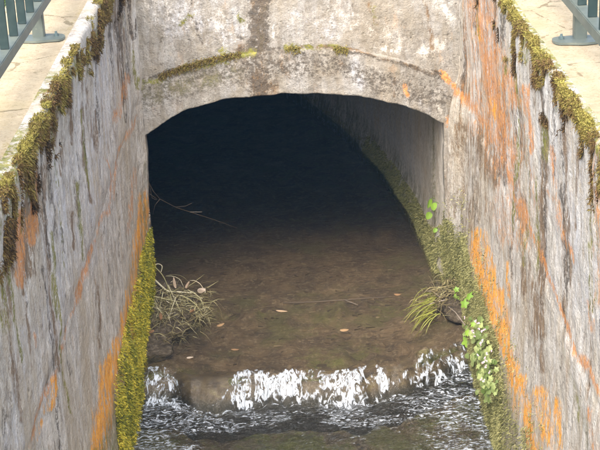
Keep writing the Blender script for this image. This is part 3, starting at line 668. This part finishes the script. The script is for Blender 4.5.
def edge_moss(side):
    S, Xp, _, (Y, z), _ = moss_on_side(side)
    m = side_mask(S, 'moss', Xp, Y, z)
    mb = np.where(z > 1.9, side_mask(S, 'brown', Xp, Y, z)*.5, 0)
    clump = .5*fbm(Y*10, z*9, seed=201, o=3)+.5*fbm(Y*34, z*4, seed=202, o=3)
    p = np.clip(m, 0, 1)
    keep = (np.maximum(p+3.0*(clump-.5), mb+2.2*(clump-.5)) > .76) & (rng.random(len(Y)) < .9)
    # crest clumps that lap onto the ledge
    Yc = 4.9+rng.random(26000)*(Y_H-4.9); zc = np.full(len(Yc), 2.55)
    mc = side_mask(S, 'moss', Xp, Yc, zc-.03)+2.6*(fbm(Yc*11, 1., seed=205, o=4, g=.65)-.5)
    kc = mc > .90
    Y, z, brown = np.r_[Y[keep], Yc[kc]], np.r_[z[keep], zc[kc]], np.r_[mb[keep] > p[keep], np.zeros(kc.sum(), bool)]
    n = len(Y); crest = z > 2.545
    X = inner_x(side, Y, np.minimum(z, 2.48))+rng.normal(size=n)*.002
    X = np.where(crest, X-.015+rng.random(n)*.05*(.3+fbm(Y*6, 0, seed=207)), X)
    bul = .016*sst(.4, .7, fbm(Y*12, z*12, seed=209, o=2))
    X = np.where(crest, X, X-bul*rng.random(n))
    P = np.stack([X*side, Y, np.where(crest, 2.552+.02*rng.random(n), z)], 1)
    D = np.stack([-side*(.5+.4*rng.random(n)), rng.normal(size=n)*.6, -.55+.8*rng.normal(size=n)], 1)
    D[crest] = np.stack([-side*(rng.random(crest.sum())-.35), rng.normal(size=crest.sum())*.5, .9*rng.random(crest.sum())], 1)
    Lh = np.where(crest, .006+.009*rng.random(n), .006+.018*rng.random(n)**2)
    t = np.clip(.46+.16*rng.normal(size=n)+1.0*(fbm(Y*9, z*9, seed=211)-.5)+.2*crest-.3*brown-.22*sst(2.5, 2.3, z), 0, 1)
    V, F, T = blades(P, D, Lh, .0025+.003*rng.random(n), t, .5)
    o = link('edge_moss', mesh_np('edge_moss', V, F, {'tint': T}), M_moss, None, False)
    tag(o, 'olive and brown moss fringing the top edge of the %s channel wall' % ('left' if side < 0 else 'right'), 'moss', None, 'stuff')
def foot_moss(side):
    S, Xp, (Yb, zb), _, (Y, z) = moss_on_side(side)
    if side < 0:
        m = np.maximum(side_mask(S, 'moss', Xp, Y, z), side_mask(S, 'algae', Xp, Y, z)*.40)
    else:
        k = rng.random(len(Yb)) < .25; Y = np.r_[Y, Yb[k]]; z = np.r_[z, zb[k]]
        m = np.maximum(side_mask(S, 'moss', Xp, Y, z), side_mask(S, 'algae', Xp, Y, z)*.75)
    keep = (m+1.3*(fbm(Y*9, z*9, seed=221, o=4, g=.6)-.5)+.26*rng.normal(size=len(Y)) > .5) & (z < .85) & (rng.random(len(Y)) < .9)
    Y, z = Y[keep], z[keep]; n = len(Y)
    th = (.035 if side < 0 else .02)*sst(.8, .1, z)*(.4+1.2*fbm(Y*9, z*9, seed=223))
    X = inner_x(side, Y, z)-th*rng.random(n)
    P = np.stack([X*side, Y, z], 1)
    D = np.stack([-side*(.5+.5*rng.random(n)), rng.normal(size=n)*.5, rng.normal(size=n)*.5-.25], 1)
    Lh = .008+.014*rng.random(n)**1.5
    t = np.clip(.5+.22*rng.normal(size=n)+.9*(fbm(Y*7, z*7, seed=225)-.5), 0, 1)
    V, F, T = blades(P, D, Lh, .0025+.004*rng.random(n), t, .4)
    o = link('foot_moss', mesh_np('foot_moss', V, F, {'tint': T}), M_foot if side < 0 else M_fuzz, None, False)
    tag(o, 'bright yellow-green moss cushion along the foot of the left wall' if side < 0 else 'dull olive moss fuzz along the foot of the right wall', 'moss', None, 'stuff')
for sd in (-1, 1): edge_moss(sd); foot_moss(sd)
def tunnel_moss():
    n = 16000; Y = Y_H-.02+rng.random(n)**1.2*3.2; z = -.03+(.20+.25*sst(Y_H+.8, Y_H, Y))*rng.random(n)**1.6
    foot = sst(Y_H+.02, Y_H+.35, Y)*sst(.25, 0, z); X = 1.04+xc(Y)-.05*foot*(.6+.8*fbm(Y*4, z*4, seed=82))-.01*rng.random(n)
    k = fbm(Y*10, z*10, seed=231)+.3*foot > .5; Y, z, X = Y[k], z[k], X[k]; n = len(Y)
    D = np.stack([-.5-.5*rng.random(n), rng.normal(size=n)*.5, rng.normal(size=n)*.5-.3], 1)
    V, F, T = blades(np.stack([X, Y, z], 1), D, .012+.02*rng.random(n), .003+.004*rng.random(n), np.clip(.5+.25*rng.normal(size=n), 0, 1))
    tag(link('tunnel_moss', mesh_np('tunnel_moss', V, F, {'tint': T}), M_fuzz, None, False), 'mossy fringe at the waterline inside the tunnel, right side', 'moss', None, 'stuff')
tunnel_moss()
def ring_moss():
    n = 14000; X = -1.1+rng.random(n)*1.9
    w = np.interp(X, [-1.1, -.95, -.85, -.4, -.3, -.15, 0, .35, .5, .8], [.25, .5, .9, .9, .3, .2, .6, .4, .15, .1])
    k = w+1.1*(fbm(X*9, 0, seed=241, o=4)-.5) > .55; X = X[k]; n = len(X)
    z = smooth_curve(extr, X)+rng.normal(size=n)*.012+.004
    D = np.stack([rng.normal(size=n)*.5, -.6-.4*rng.random(n), rng.normal(size=n)*.5-.1], 1)
    V, F, T = blades(np.stack([X, Y_H-.03+.03*rng.random(n), z], 1), D, .010+.014*rng.random(n), .003+.003*rng.random(n), np.clip(.5+.22*rng.normal(size=n)+.2*(X > -.1), 0, 1))
    tag(link('ledge_moss', mesh_np('ledge_moss', V, F, {'tint': T}), M_moss, None, False), 'thin line of moss growing on the ledge above the arch ring', 'moss', None, 'stuff')
ring_moss()

def litter():
    n = 3000
    Y = 8.75+rng.random(n)**1.0*3.6; X = -1.05+2.1*rng.random(n)
    k = fbm(X*3, Y*3, seed=251, o=3)+.15*rng.normal(size=n) > .47; X, Y = X[k], Y[k]; k = Y > YL(X)+.12; X, Y = X[k], Y[k]; n = len(X)
    a = rng.normal(size=n)*.6
    D = np.stack([np.cos(a), np.sin(a), rng.normal(size=n)*.08], 1)
    Zb = -.095+.035*rng.random(n)
    big = rng.random(n) < .15
    V, F, T = blades(np.stack([X+xc(Y), Y, Zb], 1), D, np.where(big, .08+.12*rng.random(n), .02+.05*rng.random(n)), np.where(big, .004, .004+.008*rng.random(n)), rng.random(n), .05)
    m = tint_mat('sodden_leaf_litter', [(0, (.05, .038, .026)), (.45, (.08, .06, .04)), (.8, (.13, .10, .065)), (1, (.24, .20, .13))])
    tag(link('leaf_litter', mesh_np('leaf_litter', V, F, {'tint': T}), m, None, False), 'sodden brown leaves and stalks strewn over the stream bed', 'leaf litter', None, 'stuff')
litter()
# ------------------------------------------------------------------ railings
def rail_mat():
    M = Mat('pale_green_painted_steel'); n = M.noise(9, 5, .6); f = M.noise(60, 4, .7)
    c = M.mix(M.mr(n, .35, .7), (.085, .105, .095), (.12, .14, .12)); c = M.mix(M.mr(f, .6, .7, 0, .5), c, (.22, .24, .18))
    return M.pbr(c, .45, M.bump(f, .12, .002), .4)
M_rail = rail_mat()
MB_bar = Mat('shaded_rail_steel'); M_bar = MB_bar.pbr(MB_bar.mix(MB_bar.mr(MB_bar.noise(20, 4), .4, .7), (.016, .032, .033), (.026, .044, .044)), .4, None, .4)  # railing paint darkened: the bars' shaded side is put into the colour
M_bolt = Mat('bolt_steel').pbr((.16, .22, .23), .35, None, .5, Metallic=.6)
def railing(side):
    posts = [-.5, 1.5, 3.5, 5.5, 7.47, 9.45] if side < 0 else [-1.0, .97, 2.96, 4.95, 6.94, 8.93]
    lab = 'pale green steel railing on the left ledge, its post foot bolted down near the moss' if side < 0 else 'pale green steel railing on the right ledge, cut off by the photo\'s corner'
    root = empty('railing', (side*1.3, 5, 2.56), lab, 'railing', 'railings on the two ledges')
    pi, po = (1.252, 1.312) if side < 0 else (1.338, 1.400)          # post
    ri = 1.232 if side < 0 else 1.312; ro = ri+.062
    def bx(x0, x1, y0, y1, z0, z1, bev=.004): a, b = sorted((side*x0, side*x1)); return MB().box((a, y0, z0), (b, y1, z1), bev)
    y0, y1 = posts[0], posts[-1]
    bx(ri, ro, y0, y1, 2.712, 2.765).build('bottom_rail', M_rail, root)
    bx(ri, ro, y0, y1, 3.58, 3.62).build('top_rail', M_rail, root)
    for py in posts:
        bx(pi, po, py, py+.05, 2.566, 2.710).build('post', M_rail, root)
        bx(pi+.002, po-.002, py, py+.05, 2.768, 3.577).build('post', M_rail, root)
        # foot plate with rounded end and waisted edge
        m = MB(); cx0 = pi-.105; cx1 = po+.10; yc = py-.005; hw = .062
        top = []
        for t in np.linspace(-math.pi/2, math.pi/2, 9): top.append((cx0+.03-.03*math.cos(t)*1.0, yc-hw*math.sin(t)*-1*1.0))
        ring = [(cx0+.035-.035*math.cos(t), yc+hw*math.sin(t)) for t in np.linspace(-math.pi/2, math.pi/2, 9)]
        back = [(x, yc+hw-.014*math.exp(-((x-(pi+po)/2)/.07)**2)*-1) for x in np.linspace(cx0+.06, cx1-.06, 9)]
        ring2 = [(cx1-.035+.035*math.cos(t), yc+hw*math.sin(t)) for t in np.linspace(math.pi/2, -math.pi/2, 9)]
        front = [(x, yc-hw+.018*math.exp(-((x-(pi+po)/2)/.05)**2)*-1) for x in np.linspace(cx1-.06, cx0+.06, 9)]
        loop = ring+back+ring2+front; k = len(loop)
        zt, zb = 2.5745, 2.5635
        vs = [(side*x, y, zb) for x, y in loop]+[(side*x, y, zt) for x, y in loop]
        m.add(vs, [tuple(range(k)), tuple(range(k, 2*k))]+[(i, (i+1) % k, (i+1) % k+k, i+k) for i in range(k)])
        pl = m.build('base_plate', M_rail, root)
        for bxx in (pi-.06, po+.055):
            b = MB(); b.tube([(side*bxx, yc+.01, 2.575), (side*bxx, yc+.01, 2.588)], .013, .013, 6); b.tube([(side*bxx, yc+.01, 2.588), (side*bxx, yc+.01, 2.600)], .007, .006, 8)
            o = b.build('bolt', M_bolt, pl)
    bars = np.arange(y0+.22, y1, .243)
    bi, bo = (1.240, 1.280) if side < 0 else (1.324, 1.366)
    sh = 7.42-.243*np.round((7.42-y0)/.243) if side < 0 else 6.80-.243*np.round((6.80-y0)/.243)
    for y in np.arange(sh+.243, y1, .243):
        if min(abs(y-p-.025) for p in posts) < .045: continue
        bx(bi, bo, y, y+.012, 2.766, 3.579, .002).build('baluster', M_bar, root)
railing(-1); railing(1)

# ------------------------------------------------------------------ debris, twigs, plants
M_straw = tint_mat('dead_grass', [(0, (.05, .04, .02)), (.4, (.17, .14, .07)), (.75, (.32, .30, .15)), (1, (.55, .51, .36))])
M_mud = Mat('wet_debris_mud'); _n = M_mud.noise(25, 6, .7)
M_mudm = M_mud.pbr(M_mud.ramp(_n, [(.3, (.02, .015, .01)), (.55, (.09, .07, .045)), (.75, (.22, .19, .15))]), .7, M_mud.bump(M_mud.noise(60, 5, .7), .9, .02), .4)
M_leafdead = tint_mat('dead_leaf', [(0, (.12, .055, .025)), (.5, (.26, .17, .09)), (1, (.46, .38, .30))])
def leafmat(name, lo, hi):
    M = Mat(name); c = M.ramp(M.attr('tint'), [(0, lo), (1, hi)])
    p = M.n('ShaderNodeBsdfPrincipled'); M.l(c, p.inputs['Base Color']); p.inputs['Roughness'].default_value = .5
    t = M.n('ShaderNodeBsdfTranslucent'); M.l(c, t.inputs[0]); x = M.n('ShaderNodeMixShader'); x.inputs[0].default_value = .3
    M.l(p.outputs[0], x.inputs[1]); M.l(t.outputs[0], x.inputs[2]); M.l(x.outputs[0], M.out.inputs[0]); return M.m
M_leaf = leafmat('fresh_leaf', (.10, .22, .025), (.28, .46, .06))
M_leaf2 = leafmat('toadflax_leaf', (.11, .17, .04), (.42, .50, .20))
M_petal = leafmat('pale_petal', (.50, .36, .46), (.72, .64, .68))
M_twig = tint_mat('twig_bark', [(0, (.05, .035, .02)), (1, (.30, .26, .22))])

def strand(mb, p, d, L, r, tint, bend=1., n=6, flat=True, rnd=.35):
    p = np.array(p, float); d = np.array(d, float); d /= np.linalg.norm(d)
    pts = [p.copy()]
    for i in range(n):
        d = d+np.array([0, 0, -1.])*bend/n+rng.normal(size=3)*rnd/n; d /= np.linalg.norm(d)
        p = p+d*L/n; pts.append(p.copy())
    if flat:
        vs = []; s = np.cross(d, rng.normal(size=3)); s /= np.linalg.norm(s)
        for i, q in enumerate(pts):
            w = r*(1-.8*(i/n)**2); vs += [q-s*w, q+s*w]
        mb.add(vs, [(2*i, 2*i+1, 2*i+3, 2*i+2) for i in range(n)], tint)
    else: mb.tube(pts, r, r*.4, 5, tint)
def blob(mb, c, r, seed, n=14, tint=.5, amp=.5):
    vs = []; fs = []; m = n
    for i in range(n+1):
        for j in range(m):
            a = math.pi*i/n; b = 2*math.pi*j/m
            d = np.array([math.sin(a)*math.cos(b), math.sin(a)*math.sin(b), math.cos(a)])
            k = 1+amp*(float(fbm(d[0]*2+seed, d[1]*2, d[2]*2, o=3, seed=seed))-.5)*2
            vs.append(np.array(c)+d*np.array(r)*k)
    for i in range(n):
        for j in range(m): fs.append((i*m+j, (i+1)*m+j, (i+1)*m+(j+1) % m, i*m+(j+1) % m))
    mb.add(vs, fs, tint)

def leaf(mb, c, nrm, fwd, L, W, tint, lobes=0, cup=.15):
    nrm = np.array(nrm, float); nrm /= np.linalg.norm(nrm); fwd = np.array(fwd, float); fwd -= nrm*fwd.dot(nrm); fwd /= np.linalg.norm(fwd)+1e-9
    sd = np.cross(nrm, fwd); c = np.array(c, float)
    K = 20; vs = [c+fwd*L*.45+nrm*cup*L*.3]; 
    for k in range(K):
        a = 2*math.pi*k/K
        r = 1+(.28*math.cos(lobes*a) if lobes else 0)
        x = math.sin(a)*W*.5*r; y = (1-math.cos(a))*.5*L if not lobes else L*.45+L*.5*r*-math.cos(a)
        if not lobes: x *= (1.25-.5*y/L)
        vs.append(c+fwd*y+sd*x-nrm*cup*(x*x/W*2+.15*L))
    mb.add(vs, [(0, 1+k, 1+(k+1) % K) for k in range(K)], tint)

def smooth2(pts, k=5):
    P = np.array([pts[0]]+list(pts)+[pts[-1]], float); out = []
    for i in range(1, len(P)-2):
        for j in range(k):
            t = j/k; out.append(tuple(.5*((2*P[i])+(-P[i-1]+P[i+1])*t+(2*P[i-1]-5*P[i]+4*P[i+1]-P[i+2])*t*t+(-P[i-1]+3*P[i]-3*P[i+1]+P[i+2])*t**3)))
    out.append(tuple(P[-1])); return out
def debris_left():
    root = empty('grass_debris', (-.95, 9.7, 0), 'tangle of pale dead grass and stalks caught against the foot of the left wall', 'debris')
    m = MB()
    for i, (x, y, z, rx, ry, rz) in enumerate([(-1.0, 9.85, 0, .20, .35, .05), (-.86, 9.75, 0, .16, .22, .035), (-1.04, 9.35, -.01, .12, .28, .04), (-.93, 9.5, -.01, .14, .12, .03), (-1.02, 10.15, 0, .12, .2, .05), (-.97, 9.15, -.02, .08, .1, .03)]):
        blob(m, (x, y, z), (rx, ry, rz), 300+i, 16)
    m.build('mud', M_mudm, root, True)
    g = MB(); 
    for i in range(620):
        t = random.random()
        x = -1.07+.40*random.random()**1.1; y = 9.75+.18*rng.normal()-(x+.85)*.25; z = .03+.07*random.random()*(1-.8*(x+1.07)/.4)
        d = (rng.normal()*.9+.3, rng.normal()*.7-.2, .5*random.random())
        strand(g, (x, y, z), d, .06+.16*random.random(), .0014+.0018*random.random(), np.clip(rng.normal()*.24+.48, 0, 1), 1.3, 6, True, 1.4)
    for i in range(260):
        x = -1.06+.22*random.random(); y = 9.25+.5*random.random()
        strand(g, (x, y, .01), (rng.normal(), rng.normal(), .6), .05+.1*random.random(), .0022, np.clip(rng.normal()*.2+.3, 0, 1), 1.2, 5, True, 1.2)
    g.build('grass_strands', M_straw, root)
    s = MB()
    px = lambda x, y, z=.08: on_z(x, y, z)
    for pts, r, t in (([(150, 275), (158, 283), (168, 291), (180, 292), (195, 293)], .008, 1.), ([(152, 265), (160, 272), (166, 282), (171, 300), (168, 318)], .0045, .75), ([(151, 269), (157, 264), (162, 266), (161, 272)], .005, .95),
                      ([(168, 285), (175, 300), (181, 312)], .004, .9), ([(163, 292), (160, 306), (156, 318)], .0035, .85), ([(176, 297), (172, 308), (169, 318)], .004, .9), ([(183, 296), (195, 304), (203, 316)], .005, .75), ([(188, 290), (200, 298), (205, 312)], .004, .8), ([(152, 296), (170, 300), (186, 303)], .004, .8)):
        s = MB(); pts = smooth2(pts); n = len(pts); s.tube([px(x, y, .10-.07*i/n) for i, (x, y) in enumerate(pts)], r, r*.5, 6, t)
        s.build('stalk', M_straw, root, True)
    l = MB()
    for (x, y, L, W, t) in ((197, 290, .07, .04, .95), (186, 288, .07, .02, .7), (176, 288, .09, .022, .8), (190, 312, .05, .02, .2), (160, 320, .06, .03, .1), (154, 330, .05, .02, .2)):
        l = MB(); p = px(x, y, .07); leaf(l, p, (rng.normal()*.4, -.6, .7), (rng.normal(), rng.normal(), .3), L, W, t, 0, .4)
        l.build('dead_leaf', M_leafdead, root)
debris_left()
def debris_right():
    root = empty('root_tangle', (1.0, 9.5, 0), 'brown root tangle with drooping yellow-green grass at the foot of the right wall', 'debris')
    m = MB(); blob(m, (1.06, 9.56, .02), (.11, .22, .07), 321); blob(m, (1.02, 9.75, .0), (.1, .16, .05), 322); m.build('mud', M_mudm, root, True)
    g = MB()
    for i in range(300):
        x = 1.10-.30*random.random()**1.3; y = 9.6+.10*rng.normal()+.25*(x-.95); z = .03+.14*random.random()*sst(.78, 1.0, x)
        strand(g, (x, y, z+.02), (-.5+rng.normal()*.8, -.15+rng.normal()*.6, .5*random.random()), .05+.14*random.random(), .0018+.0018*random.random(), np.clip(rng.normal()*.2+.38, 0, .9), 1.4, 6, True, 1.5)
    g.build('roots', M_straw, root)
    h = MB()
    for i in range(46):
        strand(h, (.93-.06*random.random(), 9.50+.12*rng.normal(), .07+.04*random.random()), (-1, -.7+rng.normal()*.35, .25), .12+.14*random.random(), .003+.002*random.random(), random.random(), 1.1, 7, True, .4)
    h.build('grass_blades', leafmat('drooping_grass', (.14, .16, .03), (.40, .42, .10)), root)
    s = MB()
    for a, b in (((445, 300), (418, 312)), ((440, 297), (425, 291)), ((465, 325), (446, 305)), ((447, 285), (442, 300))):
        p, q = on_z(*a, .12), on_z(*b, .06); s = MB(); s.tube([p, (p+q)/2+np.array([0, 0, .02]), q], .004, .002, 5, .8)
        s.build('twig', M_twig, root)
debris_right()

def ivy(name, pts, label, sz, n_lobes=5, cat='plant'):
    root = empty(name, tuple(pts[0][0]), label, cat)
    m = MB(); st = MB()
    base = pts[0][0]
    for p, sc in pts:
        m = MB(); st = MB(); leaf(m, p, (-.75+rng.normal()*.2, -.5+rng.normal()*.2, .6), (rng.normal()*.4-.3, -.5, -.2+rng.normal()*.4), sz*sc, sz*sc, .35+.65*random.random(), n_lobes, .12)
        a = np.array([inner_x(1, p[1], p[2]) if p[1] < Y_H else p[0]+.06, p[1]+.05, p[2]-.03], float)
        st.tube([a, (a+p)/2+np.array([-.01, 0, .015]), p], .0025, .0015, 5, .6)
        m.build('leaf', M_leaf, root); st.build('stem', M_leaf, root)
P = lambda x, y, X=1.06: on_x(x, y, X)
ivy('ivy_seedling', [(P(455, 295), 1.), (P(465, 300), .75), (P(471, 293), .7), (P(458, 291), .5)], 'bright green ivy seedling leaves just above the brown root tangle', .075)
ivy('leafy_sprig', [(P(459, 333), .9), (P(464, 338), 1.), (P(468, 330), .6), (P(461, 342), .7), (P(474, 322), .5)], 'bright green lobed leaves beside the churning water, just left of the pale flowers', .07)
ivy('wall_sprig', [(P(430, 199, .985), 1.), (P(433, 203, .99), .8), (P(430, 212, .985), .8), (P(436, 228, 1.0), .5)], 'small two-leaved green sprig growing from the tunnel mouth wall', .075, 0)

def toadflax():
    root = empty('flowering_plant', (1.1, 8.6, .1), 'trailing round-leaved wall plant with tiny pale pink flowers, low on the right wall', 'plant')
    lf = MB(); fl = MB(); st = MB()
    spine = [(474, 322), (478, 340), (482, 360), (486, 378), (489, 392)]
    for i in range(200):
        t = random.random()*4; k = int(t); u = t-k; k = min(k, 3)
        x = spine[k][0]*(1-u)+spine[k+1][0]*u+rng.normal()*6.2*(1-.1*t); y = spine[k][1]*(1-u)+spine[k+1][1]*u+rng.normal()*5
        p = on_x(x, y, 1.055+.03*random.random())
        sz = .020+.022*random.random()
        leaf(lf, p, (-.8+rng.normal()*.25, -.45+rng.normal()*.25, .55), (rng.normal(), rng.normal(), -.6), sz, sz*1.15, random.random(), 5 if random.random() < .5 else 0, .2)
        if i % 3 == 0:
            st = MB(); q = np.array([1.11, p[1]+.03, p[2]-.02]); st.tube([q, (p+q)/2+(0, 0, .01), p], .0014, .001, 4, .5); st.build('stem', M_leaf2, root)
    for i in range(22):
        t = random.random()**1.4*3.6; k = int(t); u = t-k
        x = spine[k][0]*(1-u)+spine[k+1][0]*u+rng.normal()*4.5+1; y = spine[k][1]*(1-u)+spine[k+1][1]*u+rng.normal()*5-1
        p = on_x(x, y, 1.035)
        fl = MB(); c0 = p; cf = []
        for j in range(4): leaf(fl, p+rng.normal(size=3)*.002, (-.7+rng.normal()*.3, -.6, .5), (rng.normal(), rng.normal(), rng.normal()), .010, .009, random.random(), 0, .3)
        fl.build('flower', M_petal, root)
    lf.build('foliage', M_leaf2, root)
toadflax()

def twigs():
    m = MB(); A = lambda x, y, Y=10.5: on_y(x, y, Y)
    m.tube([A(146, 176), A(153, 191), A(160, 199), A(175, 207), A(190, 212), A(212, 219), A(237, 228)], .0032, .0015, 6, .02)
    m.tube([A(160, 199), A(155, 205), A(153, 214)], .003, .0015, 5, .1); m.tube([A(148, 178), A(152, 198), A(157, 200)], .0026, .0015, 5, .1)
    m.tube([A(147, 192), A(157, 199)], .003, .002, 5, .1); m.tube([A(175, 207), A(186, 206), A(192, 203)], .003, .0015, 5, .1); m.tube([A(190, 212), A(202, 212)], .003, .0015, 5, .6)
    tag(m.build('branch', M_twig, None, True), 'thin bare branch reaching into the dark water inside the tunnel mouth', 'branch')
    m = MB(); m.tube([on_z(x, y, .006) for x, y in ((283, 303), (315, 302), (345, 300), (370, 298), (392, 297))], .006, .003, 6, .12)
    m.tube([on_z(x, y, .006) for x, y in ((345, 300), (358, 305))], .004, .002, 5, .5)
    tag(m.build('stick', M_twig, None, True), 'long thin stick lying across the calm water in mid-stream', 'stick')
    m = MB(); m.tube([on_z(x, y, .004) for x, y in ((165, 236), (185, 240), (215, 246))], .005, .003, 6, .3)
    for k, (x, y, L, W, t, lab) in enumerate(((276, 310, .085, .028, .62, 'yellowish willow leaf floating above the weir, left of centre'), (394, 294, .05, .035, .25, 'reddish brown leaf floating at the right end of the stick'),
            (217, 326, .06, .03, .45, 'brown leaf drifting beside the left grass tangle'), (187, 357, .05, .035, 1., 'pale leaf drifting above the left end of the waterfall'), (231, 349, .055, .03, .3, 'dull reddish leaf under the surface just above the waterfall'),
            (340, 330, .06, .03, .5, 'tan leaf above the middle of the waterfall'))):
        l = MB(); p = on_z(x, y, .007); leaf(l, p, (rng.normal()*.1, rng.normal()*.1, 1), (1, rng.normal()*.5, 0), L, W, t, 0, .15)
        tag(l.build('leaf', M_leafdead), lab, 'leaf', 'leaves floating on the stream')
twigs()

def grass_banks():
    n = 30000; s = np.where(rng.random(n) < .5, -1, 1)
    X = np.where(s < 0, -1.60, 1.66)+s*rng.random(n)**1.3*1.2; Y = 4+rng.random(n)*7
    k = (Y < 10)
    X, Y = X[k], Y[k]; n = len(X)
    D = np.stack([rng.normal(size=n)*.4, rng.normal(size=n)*.4, np.ones(n)], 1)
    V, F, T = blades(np.stack([X, Y, np.full(n, 2.49)], 1), D, .05+.09*rng.random(n), .004+.004*rng.random(n), rng.random(n), .3)
    tag(link('grass', mesh_np('grass', V, F, {'tint': T}), leafmat('bank_grass', (.03, .06, .012), (.10, .17, .03)), None, False), 'short green grass on the banks beyond the ledges', 'grass', None, 'stuff')
grass_banks()

def haze():
    M = Mat('added_blue_veil'); v = M.n('ShaderNodeVolumePrincipled'); v.inputs['Color'].default_value = (.30, .62, 1, 1); v.inputs['Density'].default_value = .0012  # added haze volume, turns the black of the tunnel navy
    M.l(v.outputs[0], M.out.inputs['Volume'])
    tag(MB().box((-131, -131, -1.8), (131, 131, 5.0)).build('haze', M.m), 'thin bluish haze added to veil the dark tunnel in navy', 'haze', None, 'stuff')
haze()
# ------------------------------------------------------------------ light, sky, camera
W = bpy.data.worlds.new('World'); bpy.context.scene.world = W; W.use_nodes = True
nt = W.node_tree; nt.nodes.clear()
sky = nt.nodes.new('ShaderNodeTexSky'); sky.sky_type = 'NISHITA'; sky.sun_disc = False
EL, AZ = 50, 198            # azimuth measured clockwise from +Y: the sun stands behind the camera, a little to the left
sky.sun_elevation = R(EL); sky.sun_rotation = R(AZ); sky.air_density = 1.0; sky.dust_density = 6.0; sky.ozone_density = 1.0
bg = nt.nodes.new('ShaderNodeBackground'); bg.inputs[1].default_value = .15
ow = nt.nodes.new('ShaderNodeOutputWorld'); nt.links.new(sky.outputs[0], bg.inputs[0]); nt.links.new(bg.outputs[0], ow.inputs[0])
sl = bpy.data.lights.new('sun', 'SUN'); sl.energy = 2.2; sl.angle = R(80); sl.color = (1, .965, .915)
so = bpy.data.objects.new('sun', sl); C.objects.link(so)
from mathutils import Vector, Matrix
sd = Vector((math.sin(R(AZ))*math.cos(R(EL)), math.cos(R(AZ))*math.cos(R(EL)), math.sin(R(EL))))
so.rotation_euler = sd.to_track_quat('Z', 'Y').to_euler(); so.location = (0, -5, 12)

cd = bpy.data.cameras.new('camera'); co = bpy.data.objects.new('camera', cd); C.objects.link(co)
cd.sensor_width = 36; cd.lens = 36*FPX/600; cd.clip_end = 2000; cd.clip_start = .05
co.matrix_world = Matrix(((cR[0], cU[0], -cF[0], EYE[0]), (cR[1], cU[1], -cF[1], EYE[1]), (cR[2], cU[2], -cF[2], EYE[2]), (0, 0, 0, 1)))
sc = bpy.context.scene; sc.camera = co
vs = sc.view_settings; vs.view_transform = 'Standard'; vs.look = 'None'; vs.gamma = 1; vs.use_curve_mapping = False; vs.exposure = 1.65
sc.cycles.transparent_max_bounces = 12; sc.cycles.max_bounces = 8
